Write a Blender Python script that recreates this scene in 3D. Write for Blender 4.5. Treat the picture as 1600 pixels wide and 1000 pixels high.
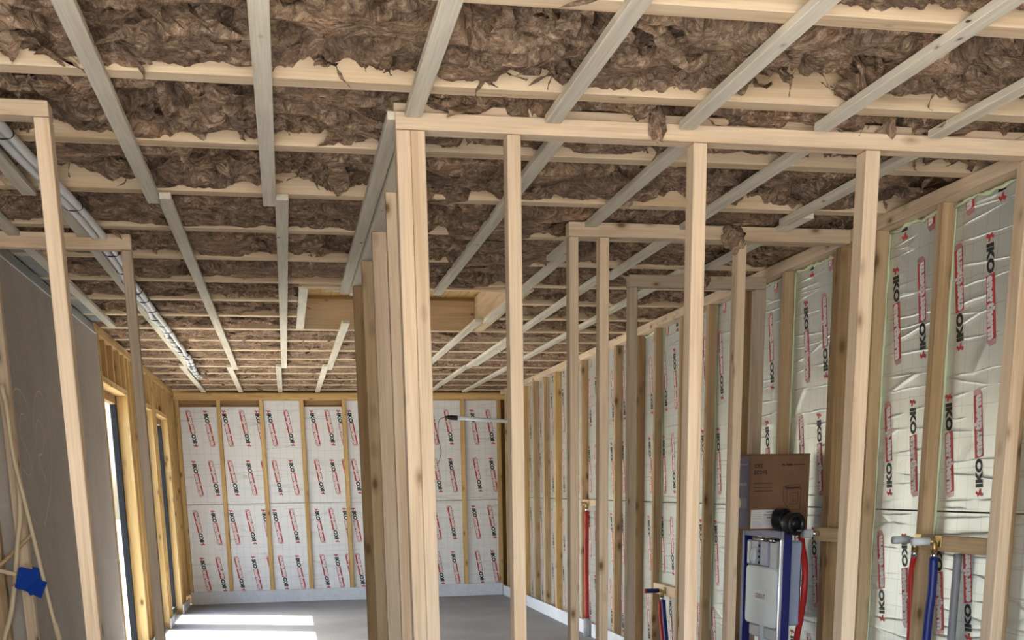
import bpy, bmesh, math, random
import numpy as np
from mathutils import Vector, Matrix

random.seed(7)
rng = np.random.default_rng(11)
for o in list(bpy.data.objects):
    bpy.data.objects.remove(o)
SC = bpy.context.scene
C = SC.collection
PI = math.pi

# ---------------------------------------------------------------- camera
EYE = Vector((0.0, 0.0, 1.3686))
FPX, PPY = 1745.77, 1165.1            # focal length and principal row, pixels of a 1600 wide frame
RT = Vector((0.98171, -0.19025, -0.00000))
yaw, pit, roll = math.radians(10.951), math.radians(-13.087), math.radians(0.902)
fw = Vector((math.sin(yaw) * math.cos(pit), math.cos(yaw) * math.cos(pit), math.sin(pit)))
r0 = Vector((math.cos(yaw), -math.sin(yaw), 0))
d0 = fw.cross(r0)
rt = math.cos(roll) * r0 + math.sin(roll) * d0
dn = -math.sin(roll) * r0 + math.cos(roll) * d0
cd = bpy.data.cameras.new('camera')
cam = bpy.data.objects.new('camera', cd)
C.objects.link(cam)
M = Matrix((rt, -dn, -fw)).transposed().to_4x4()
M.translation = EYE
cam.matrix_world = M
cd.sensor_fit = 'HORIZONTAL'
cd.sensor_width = 36
cd.lens = FPX * 36 / 1600
cd.shift_x = 0
cd.shift_y = (PPY - 500) / 1600
cd.clip_start = 0.05
SC.camera = cam

# ---------------------------------------------------------------- sky, sun, exposure
W = bpy.data.worlds.new('sky')
SC.world = W
W.use_nodes = True
wn = W.node_tree.nodes
sky = wn.new('ShaderNodeTexSky')
sky.sky_type = 'NISHITA'
sky.sun_disc = False
sky.sun_elevation = math.radians(50)
sky.sun_rotation = math.radians(-67)
sky.altitude = 50
sky.air_density = 1.0
sky.dust_density = 3.5
wn['Background'].inputs['Strength'].default_value = 1.2
W.node_tree.links.new(sky.outputs[0], wn['Background'].inputs[0])

sd = bpy.data.lights.new('sun', 'SUN')
sd.energy = 44.0
sd.angle = math.radians(0.55)
sd.color = (1.0, 0.98, 0.945)
sun = bpy.data.objects.new('sun', sd)
C.objects.link(sun)
el = math.radians(50.5)
sdir = Vector((0.919 * math.cos(el), -0.395 * math.cos(el), -math.sin(el)))
sun.rotation_euler = sdir.to_track_quat('-Z', 'Y').to_euler()

# daylight entering through the wide glazed opening behind the photographer
ad = bpy.data.lights.new('rear_opening_daylight', 'AREA')
ad.shape = 'RECTANGLE'
ad.size, ad.size_y = 3.9, 2.3
ad.energy = 40
ad.color = (1.0, 0.975, 0.94)
al = bpy.data.objects.new('rear_opening_daylight', ad)
C.objects.link(al)
al.location = (0.7, -2.05, 1.25)
al.rotation_euler = (math.radians(90), 0, 0)

SC.view_settings.view_transform = 'Standard'
SC.view_settings.look = 'None'
SC.view_settings.gamma = 1
SC.view_settings.use_curve_mapping = False
SC.view_settings.exposure = 0.46


# ---------------------------------------------------------------- helpers
def obj(name, mesh, mat=None, parent=None, loc=None, kind=None):
    o = bpy.data.objects.new(name, mesh)
    C.objects.link(o)
    if mat is not None and len(mesh.materials) == 0:
        mesh.materials.append(mat)
    if parent is not None:
        o.parent = parent
    if loc is not None:
        o.location = loc
    if kind:
        o['kind'] = kind
    return o


def thing(name, label, cat, loc=(0, 0, 0), group=None, kind=None):
    o = bpy.data.objects.new(name, None)
    C.objects.link(o)
    o.location = loc
    o.empty_display_size = 0.1
    if label:
        o['label'] = label
    if cat:
        o['category'] = cat
    if group:
        o['group'] = group
    if kind:
        o['kind'] = kind
    return o


def tag(o, label, cat, group=None, kind=None):
    o['label'] = label
    o['category'] = cat
    if group:
        o['group'] = group
    if kind:
        o['kind'] = kind
    return o


def wloc(o):
    v = Vector((0, 0, 0))
    while o is not None:
        v += o.location
        o = o.parent
    return v


_box_cache = {}


def box_mesh(L, w, h, mat, bev):
    """chamfered bar, long axis local X, centred"""
    key = (round(L, 4), round(w, 4), round(h, 4), mat.name, bev)
    if key in _box_cache:
        return _box_cache[key]
    bm = bmesh.new()
    bmesh.ops.create_cube(bm, size=1)
    for v in bm.verts:
        v.co = Vector((v.co.x * L, v.co.y * w, v.co.z * h))
    if bev > 0:
        bmesh.ops.bevel(bm, geom=bm.edges[:], offset=min(bev, w * .3, h * .3), segments=1, affect='EDGES')
    me = bpy.data.meshes.new('bar')
    bm.to_mesh(me)
    bm.free()
    me.materials.append(mat)
    _box_cache[key] = me
    return me


def bar(name, x0, x1, y0, y1, z0, z1, mat, parent, bev=0.0025, jit=0.0):
    """timber between world limits; its mesh runs along local X so that the grain follows the length"""
    s = [x1 - x0, y1 - y0, z1 - z0]
    c = Vector(((x0 + x1) / 2, (y0 + y1) / 2, (z0 + z1) / 2))
    ax = max(range(3), key=lambda i: s[i])
    if ax == 0:
        me = box_mesh(s[0], s[1], s[2], mat, bev)
        rot = (0, 0, 0)
    elif ax == 1:
        me = box_mesh(s[1], s[0], s[2], mat, bev)
        rot = (0, 0, PI / 2)
    else:
        me = box_mesh(s[2], s[1], s[0], mat, bev)
        rot = (0, -PI / 2, 0)
    o = bpy.data.objects.new(name, me)
    C.objects.link(o)
    if parent is not None:
        o.parent = parent
        c = c - wloc(parent)
    o.location = c
    o.rotation_euler = (rot[0] + random.uniform(-jit, jit), rot[1] + random.uniform(-jit, jit), rot[2] + random.uniform(-jit, jit))
    return o


def mesh_from(name, V, F, mat=None, smooth=False):
    me = bpy.data.meshes.new(name)
    me.from_pydata([tuple(v) for v in V], [], F)
    if smooth:
        me.polygons.foreach_set('use_smooth', [True] * len(me.polygons))
    if mat:
        me.materials.append(mat)
    return me


def catmull(pts, n=8):
    P = [Vector(p) for p in pts]
    P = [P[0] * 2 - P[1]] + P + [P[-1] * 2 - P[-2]]
    out = []
    for i in range(1, len(P) - 2):
        for k in range(n):
            t = k / n
            a, b, c, d = P[i - 1], P[i], P[i + 1], P[i + 2]
            out.append(0.5 * ((2 * b) + (c - a) * t + (2 * a - 5 * b + 4 * c - d) * t * t + (3 * b - a - 3 * c + d) * t ** 3))
    out.append(P[-2])
    return out


def tube_mesh(path, r, mat, seg=10, radii=None, caps=True):
    path = [Vector(p) for p in path]
    V, F = [], []
    n = len(path)
    up = None
    for i, p in enumerate(path):
        t = (path[min(i + 1, n - 1)] - path[max(i - 1, 0)]).normalized()
        if up is None:
            up = t.orthogonal().normalized()
        up = (up - t * up.dot(t)).normalized()
        b = t.cross(up)
        rr = radii[i] if radii else r
        for k in range(seg):
            a = 2 * PI * k / seg
            V.append(p + (up * math.cos(a) + b * math.sin(a)) * rr)
    for i in range(n - 1):
        for k in range(seg):
            k2 = (k + 1) % seg
            F.append((i * seg + k, i * seg + k2, (i + 1) * seg + k2, (i + 1) * seg + k))
    if caps:
        F.append(tuple(reversed(range(seg))))
        F.append(tuple(range((n - 1) * seg, n * seg)))
    return mesh_from('tube', V, F, mat, True)


def lathe_mesh(profile, mat, seg=24):
    """profile of (radius, height) turned round local Z, closed loop"""
    V, F = [], []
    n = len(profile)
    for k in range(seg):
        a = 2 * PI * k / seg
        for r, z in profile:
            V.append((r * math.cos(a), r * math.sin(a), z))
    for k in range(seg):
        k2 = (k + 1) % seg
        for i in range(n):
            j = (i + 1) % n
            F.append((k * n + i, k2 * n + i, k2 * n + j, k * n + j))
    return mesh_from('lathe', V, F, mat, True)


def poly_prism(pts, h, mat, bev=0):
    """2D outline extruded along local Z"""
    bm = bmesh.new()
    vs = [bm.verts.new((x, y, 0)) for x, y in pts]
    f = bm.faces.new(vs)
    r = bmesh.ops.extrude_face_region(bm, geom=[f])
    for g in r['geom']:
        if isinstance(g, bmesh.types.BMVert):
            g.co.z += h
    if bev:
        es = [e for e in bm.edges if all(abs(v.co.z - h) < 1e-6 for v in e.verts)]
        bmesh.ops.bevel(bm, geom=es, offset=bev, segments=2, affect='EDGES')
    bmesh.ops.recalc_face_normals(bm, faces=bm.faces)
    me = bpy.data.meshes.new('prism')
    bm.to_mesh(me)
    bm.free()
    me.materials.append(mat)
    return me


def rrect(w, h, r, n=5):
    out = []
    for cx, cy, a0 in ((w / 2 - r, h / 2 - r, 0), (-w / 2 + r, h / 2 - r, 90), (-w / 2 + r, -h / 2 + r, 180), (w / 2 - r, -h / 2 + r, 270)):
        for k in range(n + 1):
            a = math.radians(a0 + 90 * k / n)
            out.append((cx + r * math.cos(a), cy + r * math.sin(a)))
    return out


# ---------------------------------------------------------------- materials
class NT:
    def __init__(self, name):
        self.m = bpy.data.materials.new(name)
        self.m.use_nodes = True
        self.t = self.m.node_tree
        self.b = self.t.nodes['Principled BSDF']

    def n(self, kind, **kw):
        nd = self.t.nodes.new('ShaderNode' + kind)
        for k, v in kw.items():
            if k.startswith('i_'):
                nd.inputs[k[2:].replace('_', ' ')].default_value = v
            else:
                setattr(nd, k, v)
        return nd

    def l(self, a, b):
        self.t.links.new(a, b)

    def ramp(self, fac, stops):
        r = self.n('ValToRGB')
        e = r.color_ramp.elements
        while len(e) < len(stops):
            e.new(0.5)
        for el_, (p, c) in zip(e, stops):
            el_.position = p
            el_.color = (c[0], c[1], c[2], 1) if not isinstance(c, (int, float)) else (c, c, c, 1)
        self.l(fac, r.inputs[0])
        return r.outputs[0]

    def mix(self, fac, a, b, mode='MIX'):
        m = self.n('Mix', data_type='RGBA', blend_type=mode)
        for s, v in ((m.inputs[0], fac), (m.inputs[6], a), (m.inputs[7], b)):
            if isinstance(v, (int, float)):
                s.default_value = v
            elif isinstance(v, tuple):
                s.default_value = (v[0], v[1], v[2], 1)
            else:
                self.l(v, s)
        return m.outputs[2]

    def math(self, op, a, b=None):
        m = self.n('Math', operation=op)
        for s, v in zip(m.inputs, (a, b)):
            if v is None:
                continue
            if isinstance(v, (int, float)):
                s.default_value = v
            else:
                self.l(v, s)
        return m.outputs[0]

    def bump(self, h, strength, dist):
        b = self.n('Bump')
        b.inputs['Strength'].default_value = strength
        b.inputs['Distance'].default_value = dist
        self.l(h, b.inputs['Height'])
        self.l(b.outputs[0], self.b.inputs['Normal'])


def flat(name, col, rough=0.6, metal=0.0, spec=0.4):
    k = NT(name)
    k.b.inputs['Base Color'].default_value = (*col, 1)
    k.b.inputs['Roughness'].default_value = rough
    k.b.inputs['Metallic'].default_value = metal
    k.b.inputs['Specular IOR Level'].default_value = spec
    return k.m


def wood(name, light, dark, knot=(0.16, 0.085, 0.035), var=0.12, knots=0.10):
    k = NT(name)
    tc = k.n('TexCoord')
    oi = k.n('ObjectInfo')
    off = k.n('VectorMath', operation='SCALE')
    cmb = k.n('CombineXYZ')
    k.l(oi.outputs['Random'], cmb.inputs[0])
    k.l(k.math('MULTIPLY', oi.outputs['Random'], 7.31), cmb.inputs[1])
    k.l(k.math('MULTIPLY', oi.outputs['Random'], 3.77), cmb.inputs[2])
    k.l(cmb.outputs[0], off.inputs[0])
    off.inputs['Scale'].default_value = 23.0
    add = k.n('VectorMath', operation='ADD')
    k.l(tc.outputs['Object'], add.inputs[0])
    k.l(off.outputs[0], add.inputs[1])

    def mapped(s):
        m = k.n('Mapping')
        m.inputs['Scale'].default_value = s
        k.l(add.outputs[0], m.inputs[0])
        return m.outputs[0]
    n1 = k.n('TexNoise', i_Scale=1.0, i_Detail=3.0, i_Roughness=0.6, i_Distortion=0.6)
    k.l(mapped((0.9, 22, 22)), n1.inputs['Vector'])
    n2 = k.n('TexNoise', i_Scale=1.0, i_Detail=2.0)
    k.l(mapped((4.0, 140, 140)), n2.inputs['Vector'])
    n3 = k.n('TexNoise', i_Scale=1.0, i_Detail=2.0)
    k.l(mapped((1.1, 3, 3)), n3.inputs['Vector'])
    vo = k.n('TexVoronoi', i_Scale=1.0)
    k.l(mapped((4.6, 9.5, 9.5)), vo.inputs['Vector'])
    kn = k.ramp(vo.outputs['Distance'], [(0.0, 1.0), (knots * .55, 0.9), (knots, 0.35), (knots * 1.9, 0.0)])
    g = k.ramp(n1.outputs[0], [(0.36, dark), (0.47, tuple(.35 * d + .65 * l for d, l in zip(dark, light))), (0.66, light)])
    fine = k.ramp(n2.outputs[0], [(0.3, 0.86), (0.6, 1.0)])
    c = k.mix(1.0, g, fine, 'MULTIPLY')
    patch = k.ramp(n3.outputs[0], [(0.3, 0.88), (0.7, 1.05)])
    c = k.mix(1.0, c, patch, 'MULTIPLY')
    mr = k.n('MapRange')
    mr.inputs[3].default_value = 1 - var
    mr.inputs[4].default_value = 1 + var * 0.6
    k.l(oi.outputs['Random'], mr.inputs[0])
    c = k.mix(1.0, c, mr.outputs[0], 'MULTIPLY')
    c = k.mix(kn, c, knot)
    k.l(c, k.b.inputs['Base Color'])
    k.b.inputs['Roughness'].default_value = 1.2
    k.b.inputs['Specular IOR Level'].default_value = 0.3
    k.bump(n2.outputs[0], 0.25, 0.002)
    return k.m


PINE = wood('fresh_pine', (0.78, 0.605, 0.425), (0.64, 0.455, 0.29), var=0.10, knots=0.12)
PINE_TAN = wood('tan_pine', (0.61, 0.435, 0.255), (0.47, 0.31, 0.165), var=0.16, knots=0.16)
PINE_YEL = wood('yellow_pine', (0.74, 0.50, 0.22), (0.58, 0.35, 0.13), var=0.12, knots=0.14)
PINE_BROWN = wood('brown_pine', (0.46, 0.30, 0.155), (0.32, 0.185, 0.085), var=0.14, knots=0.18)
PINE_GREY = wood('pale_batten_pine', (0.80, 0.725, 0.585), (0.69, 0.60, 0.455), var=0.10, knots=0.06)
PINE_DIM = wood('dull_pine', (0.56, 0.44, 0.325), (0.45, 0.335, 0.23), var=0.08, knots=0.08)
HATCH = wood('amber_pine', (0.52, 0.33, 0.13), (0.43, 0.255, 0.09), var=0.08, knots=0.08)
JOIST = wood('joist_pine', (0.80, 0.62, 0.415), (0.68, 0.48, 0.29), var=0.08, knots=0.06)


def make_wool():
    k = NT('brown_glass_wool')
    tc = k.n('TexCoord')
    n0 = k.n('TexNoise', i_Scale=4.5, i_Detail=3.0, i_Distortion=1.2)
    k.l(tc.outputs['Object'], n0.inputs['Vector'])
    m = k.n('Mapping')
    m.inputs['Scale'].default_value = (24, 44, 44)
    ad_ = k.n('VectorMath', operation='MULTIPLY_ADD')
    n4 = k.n('TexNoise', i_Scale=5.0, i_Detail=2.0)
    k.l(tc.outputs['Object'], n4.inputs['Vector'])
    k.l(n4.outputs['Color'], ad_.inputs[0])
    ad_.inputs[1].default_value = (0.25, 0.25, 0.25)
    k.l(tc.outputs['Object'], ad_.inputs[2])
    k.l(ad_.outputs[0], m.inputs[0])
    n1 = k.n('TexNoise', i_Scale=1.0, i_Detail=6.0, i_Roughness=0.72, i_Distortion=0.8)
    k.l(m.outputs[0], n1.inputs['Vector'])
    n2 = k.n('TexNoise', i_Scale=170.0, i_Detail=3.0)
    k.l(tc.outputs['Object'], n2.inputs['Vector'])
    a = k.ramp(n1.outputs[0], [(0.34, (0.10, 0.05, 0.026)), (0.50, (0.40, 0.245, 0.148)), (0.66, (0.80, 0.58, 0.40))])
    b = k.ramp(n0.outputs[0], [(0.32, (0.60, 0.58, 0.57)), (0.52, (1.0, 1.0, 1.0)), (0.72, (1.28, 1.2, 1.1))])
    c = k.mix(1.0, a, b, 'MULTIPLY')
    k.l(c, k.b.inputs['Base Color'])
    k.b.inputs['Roughness'].default_value = 0.95
    k.b.inputs['Specular IOR Level'].default_value = 0.08
    k.b.inputs['Sheen Weight'].default_value = 0.25
    k.b.inputs['Sheen Roughness'].default_value = 0.5
    k.b.inputs['Sheen Tint'].default_value = (0.9, 0.75, 0.6, 1)
    h = k.math('ADD', n1.outputs[0], k.math('MULTIPLY', n2.outputs[0], 0.35))
    k.bump(h, 1.0, 0.03)
    return k.m


WOOL = make_wool()


def make_foil(name, base, metal, rough, crease):
    k = NT(name)
    tc = k.n('TexCoord')
    oi = k.n('ObjectInfo')
    off = k.n('VectorMath', operation='ADD')
    cmb = k.n('CombineXYZ')
    k.l(k.math('MULTIPLY', oi.outputs['Random'], 13.7), cmb.inputs[0])
    k.l(k.math('MULTIPLY', oi.outputs['Random'], 5.9), cmb.inputs[1])
    k.l(tc.outputs['Object'], off.inputs[0])
    k.l(cmb.outputs[0], off.inputs[1])
    # thin printed / embossed grid
    br = k.n('TexBrick', offset=0.0, squash=1.0)
    br.inputs['Scale'].default_value = 1.0
    br.inputs['Mortar Size'].default_value = 0.0018
    br.inputs['Mortar Smooth'].default_value = 0.3
    br.inputs['Brick Width'].default_value = 0.083
    br.inputs['Row Height'].default_value = 0.125
    wob = k.n('TexNoise', i_Scale=7.0, i_Detail=2.0)
    k.l(off.outputs[0], wob.inputs['Vector'])
    wv = k.n('VectorMath', operation='MULTIPLY_ADD')
    k.l(wob.outputs['Color'], wv.inputs[0])
    wv.inputs[1].default_value = (0.010, 0.016, 0)
    k.l(off.outputs[0], wv.inputs[2])
    k.l(wv.outputs[0], br.inputs['Vector'])
    # horizontal creases of the foil
    m = k.n('Mapping')
    m.inputs['Scale'].default_value = (0.75, 10.5, 1)
    k.l(wv.outputs[0], m.inputs[0])
    vo = k.n('TexVoronoi', feature='DISTANCE_TO_EDGE', i_Scale=1.0)
    k.l(m.outputs[0], vo.inputs['Vector'])
    cr = k.ramp(vo.outputs['Distance'], [(0.0, 1.0), (0.025, 0.25), (0.07, 0.0)])
    sel = k.n('TexNoise', i_Scale=3.0)
    k.l(off.outputs[0], sel.inputs['Vector'])
    cr = k.mix(1.0, cr, k.ramp(sel.outputs[0], [(0.42, 0.0), (0.6, 1.0)]), 'MULTIPLY')
    big = k.n('TexNoise', i_Scale=9.0, i_Detail=4.0)
    k.l(off.outputs[0], big.inputs['Vector'])
    c = k.mix(k.math('MULTIPLY', br.outputs['Fac'], 0.42), base, tuple(x * 0.45 for x in base))
    c = k.mix(k.math('MULTIPLY', cr, 0.35), c, tuple(x * 0.45 for x in base))
    k.l(c, k.b.inputs['Base Color'])
    k.b.inputs['Metallic'].default_value = metal
    k.b.inputs['Roughness'].default_value = rough
    h = k.math('ADD', k.math('MULTIPLY', cr, crease), k.math('MULTIPLY', big.outputs[0], 0.5))
    k.bump(h, 0.35, 0.012)
    return k.m


FOIL = make_foil('foil_facing', (0.70, 0.73, 0.69), 0.55, 0.34, 1.0)
FOIL_BACK = make_foil('foil_facing_pale', (0.84, 0.835, 0.83), 0.08, 0.5, 0.8)
FOAM = flat('pale_green_foam', (0.62, 0.68, 0.44), 0.9)
INK_BLACK = flat('black_print', (0.018, 0.02, 0.018), 0.5)
INK_RED = flat('red_print', (0.52, 0.055, 0.055), 0.5)
INK_WHITE = flat('white_print', (0.80, 0.76, 0.74), 0.5)


def make_concrete():
    k = NT('grey_screed')
    tc = k.n('TexCoord')
    n1 = k.n('TexNoise', i_Scale=1.6, i_Detail=5.0)
    n2 = k.n('TexNoise', i_Scale=60.0, i_Detail=3.0)
    vo = k.n('TexVoronoi', i_Scale=9.0)
    for n_ in (n1, n2, vo):
        k.l(tc.outputs['Object'], n_.inputs['Vector'])
    c = k.ramp(n1.outputs[0], [(0.3, (0.24, 0.242, 0.245)), (0.7, (0.32, 0.322, 0.325))])
    c = k.mix(1.0, c, k.ramp(n2.outputs[0], [(0.3, 0.85), (0.7, 1.08)]), 'MULTIPLY')
    c = k.mix(k.ramp(vo.outputs['Distance'], [(0.05, 0.7), (0.075, 0.0)]), c, (0.45, 0.43, 0.40))
    k.l(c, k.b.inputs['Base Color'])
    k.b.inputs['Roughness'].default_value = 0.75
    k.bump(n2.outputs[0], 0.2, 0.004)
    return k.m


CONCRETE = make_concrete()


def make_board(name, a, b):
    k = NT(name)
    tc = k.n('TexCoord')
    n1 = k.n('TexNoise', i_Scale=2.2, i_Detail=5.0, i_Roughness=0.6)
    n2 = k.n('TexNoise', i_Scale=30.0, i_Detail=3.0)
    k.l(tc.outputs['Object'], n1.inputs['Vector'])
    k.l(tc.outputs['Object'], n2.inputs['Vector'])
    c = k.ramp(n1.outputs[0], [(0.3, a), (0.7, b)])
    c = k.mix(1.0, c, k.ramp(n2.outputs[0], [(0.3, 0.93), (0.7, 1.05)]), 'MULTIPLY')
    k.l(c, k.b.inputs['Base Color'])
    k.b.inputs['Roughness'].default_value = 0.8
    k.bump(n2.outputs[0], 0.1, 0.002)
    return k.m


GREYBOARD = make_board('grey_brown_board', (0.37, 0.315, 0.26), (0.45, 0.385, 0.32))
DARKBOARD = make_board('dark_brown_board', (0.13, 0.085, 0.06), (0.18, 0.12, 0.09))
MOTTLED = make_board('mottled_grey_trim', (0.20, 0.20, 0.185), (0.38, 0.37, 0.33))
SHEATH = make_board('timber_sheathing', (0.40, 0.245, 0.09), (0.50, 0.32, 0.125))
DECK = make_board('dark_roof_deck', (0.10, 0.065, 0.04), (0.16, 0.11, 0.07))
FILM = make_board('white_edge_film', (0.66, 0.68, 0.72), (0.76, 0.78, 0.82))
SAND = make_board('sandy_ground', (0.17, 0.165, 0.14), (0.22, 0.21, 0.18))
CHALK = flat('chalk', (0.66, 0.61, 0.55), 0.9)
STEEL = flat('galvanised_steel', (0.50, 0.52, 0.52), 0.35, 0.8)
ANTHRACITE = flat('anthracite_frame', (0.014, 0.015, 0.017), 0.6, 0.0, 0.2)
BLACK = flat('black_plastic', (0.012, 0.012, 0.014), 0.35)
BLUEBOX = flat('blue_plastic', (0.008, 0.055, 0.36), 0.45)
NAVY = flat('navy_steel', (0.006, 0.010, 0.13), 0.3, 0.0, 0.5)
CREAM = flat('cream_conduit', (0.72, 0.57, 0.36), 0.5)
RED_PIPE = flat('red_pipe', (0.42, 0.022, 0.018), 0.45)
BLUE_PIPE = flat('blue_pipe', (0.01, 0.02, 0.16), 0.4)
WHITE_PL = flat('white_plastic', (0.64, 0.69, 0.71), 0.4)
GREY_PL = flat('grey_plastic', (0.42, 0.44, 0.46), 0.4)
TANK_BLUE = flat('blue_grey_tank', (0.34, 0.38, 0.50), 0.3)
BRASS = flat('brass', (0.50, 0.36, 0.14), 0.35, 0.9)
CHROME = flat('bright_steel', (0.75, 0.75, 0.76), 0.2, 1.0)
CARD = make_board('brown_cardboard', (0.155, 0.075, 0.038), (0.185, 0.092, 0.046))
PURPLE = flat('purple_print', (0.048, 0.028, 0.075), 0.6)
CARD_INK = flat('dark_brown_ink', (0.055, 0.022, 0.016), 0.7)
PAPER = flat('white_paper', (0.66, 0.62, 0.60), 0.7)
PAPER_INK = flat('grey_ink', (0.25, 0.22, 0.24), 0.7)
STICKER = flat('yellow_sticker', (0.50, 0.40, 0.20), 0.6)


def make_corrugated():
    k = NT('silver_corrugated_conduit')
    k.b.inputs['Base Color'].default_value = (0.82, 0.82, 0.80, 1)
    k.b.inputs['Metallic'].default_value = 0.25
    k.b.inputs['Roughness'].default_value = 0.35
    tc = k.n('TexCoord')
    w = k.n('TexWave', wave_type='BANDS', bands_direction='Y', i_Scale=45.0)
    k.l(tc.outputs['Object'], w.inputs['Vector'])
    k.bump(w.outputs['Fac'], 0.5, 0.004)
    return k.m


CORR = make_corrugated()


def make_glass():
    k = NT('window_glass')
    tr = k.n('BsdfTransparent')
    tr.inputs[0].default_value = (0.95, 0.97, 0.97, 1)
    gl = k.n('BsdfGlossy')
    gl.inputs['Roughness'].default_value = 0.02
    fr = k.n('LayerWeight')
    fr.inputs[0].default_value = 0.5
    fac = k.math('ADD', k.math('MULTIPLY', k.math('POWER', fr.outputs['Facing'], 4.0), 0.35), 0.04)
    mx = k.n('MixShader')
    k.l(fac, mx.inputs[0])
    k.l(tr.outputs[0], mx.inputs[1])
    k.l(gl.outputs[0], mx.inputs[2])
    k.l(mx.outputs[0], k.t.nodes['Material Output'].inputs[0])
    return k.m


GLASS = make_glass()

# ---------------------------------------------------------------- lettering
_txt = {}


def text_bm(body, w, h, bold=0.0, shear=0.0, spacing=1.0, res=2):
    """flat lettering fitted to w x h, lower-left corner at 0,0: list of (verts, faces)"""
    key = (body, w, h, bold, shear, spacing)
    if key in _txt:
        return _txt[key]
    cu = bpy.data.curves.new('lettering', 'FONT')
    cu.body = body
    cu.offset = bold
    cu.shear = shear
    cu.space_character = spacing
    cu.resolution_u = res
    o = bpy.data.objects.new('lettering', cu)
    C.objects.link(o)
    dg = bpy.context.evaluated_depsgraph_get()
    me = bpy.data.meshes.new_from_object(o.evaluated_get(dg))
    V = np.array([v.co[:] for v in me.vertices])
    F = [tuple(p.vertices) for p in me.polygons]
    bpy.data.objects.remove(o)
    bpy.data.curves.remove(cu)
    bpy.data.meshes.remove(me)
    mn, mx = V.min(0), V.max(0)
    V = (V - mn) / np.maximum(mx - mn, 1e-6) * np.array([w, h, 0])
    _txt[key] = (V, F)
    return V, F


class Sheet:
    """flat print collected in one mesh with several inks; local XY plane, slightly raised in Z"""
    def __init__(self):
        self.V, self.F, self.M = [], [], []

    def add(self, V, F, m, z):
        b = len(self.V)
        for v in V:
            self.V.append((v[0], v[1], z))
        for f in F:
            self.F.append(tuple(i + b for i in f))
            self.M.append(m)

    def rect(self, x0, y0, x1, y1, m, z):
        self.add([(x0, y0), (x1, y0), (x1, y1), (x0, y1)], [(0, 1, 2, 3)], m, z)

    def poly(self, pts, m, z):
        self.add(pts, [tuple(range(len(pts)))], m, z)

    def text(self, body, x, y, w, h, m, z, **kw):
        V, F = text_bm(body, w, h, **kw)
        self.add([(v[0] + x, v[1] + y) for v in V], F, m, z)

    def line(self, x0, y0, x1, y1, t, m, z):
        d = Vector((x1 - x0, y1 - y0)).normalized()
        n = Vector((-d.y, d.x)) * t / 2
        self.poly([(x0 - n.x, y0 - n.y), (x1 - n.x, y1 - n.y), (x1 + n.x, y1 + n.y), (x0 + n.x, y0 + n.y)], m, z)

    def mesh(self, mats):
        me = bpy.data.meshes.new('print')
        me.from_pydata(self.V, [], self.F)
        for m in mats:
            me.materials.append(m)
        me.polygons.foreach_set('material_index', self.M)
        return me


# one imprint of the foil: red bird-like mark, heavy black letters, red box with pale letters (reads along +X)
imp = Sheet()
imp.poly([(0.000, 0.012), (0.012, 0.004), (0.020, 0.020), (0.034, 0.018), (0.034, 0.030), (0.022, 0.034), (0.016, 0.046), (0.004, 0.044), (0.010, 0.030)], 1, 0.0010)
imp.poly([(0.012, 0.046), (0.020, 0.038), (0.030, 0.050), (0.022, 0.058)], 1, 0.0010)
imp.text('IKO', 0.038, 0.005, 0.118, 0.050, 0, 0.0010, bold=0.06, shear=0.12, spacing=1.0, res=3)
imp.rect(0.160, -0.001, 0.412, 0.056, 1, 0.0010)
imp.text('enertherm', 0.1625, 0.0035, 0.247, 0.050, 2, 0.0016, bold=0.075, spacing=1.02)
for q in range(4):
    imp.rect(0.4145 + q * 0.005, -0.001 + q * 0.004, 0.4170 + q * 0.005, 0.056, 1, 0.0010)
IMPRINT = imp.mesh([INK_BLACK, INK_RED, INK_WHITE])
LEN_IMP = 0.432


def imprint_panel(w, h, prints):
    """prints: (cx, cy, down) in panel coordinates (origin lower left); clipped to the panel"""
    bm = bmesh.new()
    tilt = math.radians(9.5)
    for cx, cy, down in prints:
        a = -PI / 2 + tilt if down else PI / 2 + tilt
        R = Matrix.Rotation(a, 4, 'Z')
        T = Matrix.Translation((cx, cy, 0)) @ R @ Matrix.Translation((-LEN_IMP / 2, -0.0275, 0))
        n0 = len(bm.verts)
        bm.from_mesh(IMPRINT)
        bm.verts.ensure_lookup_table()
        for v in bm.verts[n0:]:
            v.co = T @ v.co
    e = 0.004
    for co, no in (((e, 0, 0), (-1, 0, 0)), ((w - e, 0, 0), (1, 0, 0)), ((0, e, 0), (0, -1, 0)), ((0, h - e, 0), (0, 1, 0))):
        bmesh.ops.bisect_plane(bm, geom=bm.verts[:] + bm.edges[:] + bm.faces[:], plane_co=co, plane_no=no, clear_outer=True)
    if not bm.faces:
        bm.free()
        return None
    me = bpy.data.meshes.new('printed_lettering')
    bm.to_mesh(me)
    bm.free()
    for m in (INK_BLACK, INK_RED, INK_WHITE):
        me.materials.append(m)
    return me


def panel(parent, origin, axis, w, h, th, mat, prints):
    """foil faced board; local X along the wall, Y up, Z out of the wall; origin is its lower-left front corner"""
    V = [(0, 0, -th), (w, 0, -th), (w, h, -th), (0, h, -th), (0.002, 0.002, 0), (w - .002, 0.002, 0), (w - .002, h - .002, 0), (0.002, h - .002, 0)]
    F = [(3, 2, 1, 0), (4, 5, 6, 7), (0, 1, 5, 4), (1, 2, 6, 5), (2, 3, 7, 6), (3, 0, 4, 7)]
    o = obj('insulation_panel', mesh_from('insulation_panel', V, F, mat), None, parent, Vector(origin) - wloc(parent))
    o.rotation_euler = (PI / 2, 0, 0) if axis == 'back' else (PI / 2, 0, -PI / 2)
    pm = imprint_panel(w, h, prints)
    if pm:
        obj('printed_lettering', pm, None, o)
    return o


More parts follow.
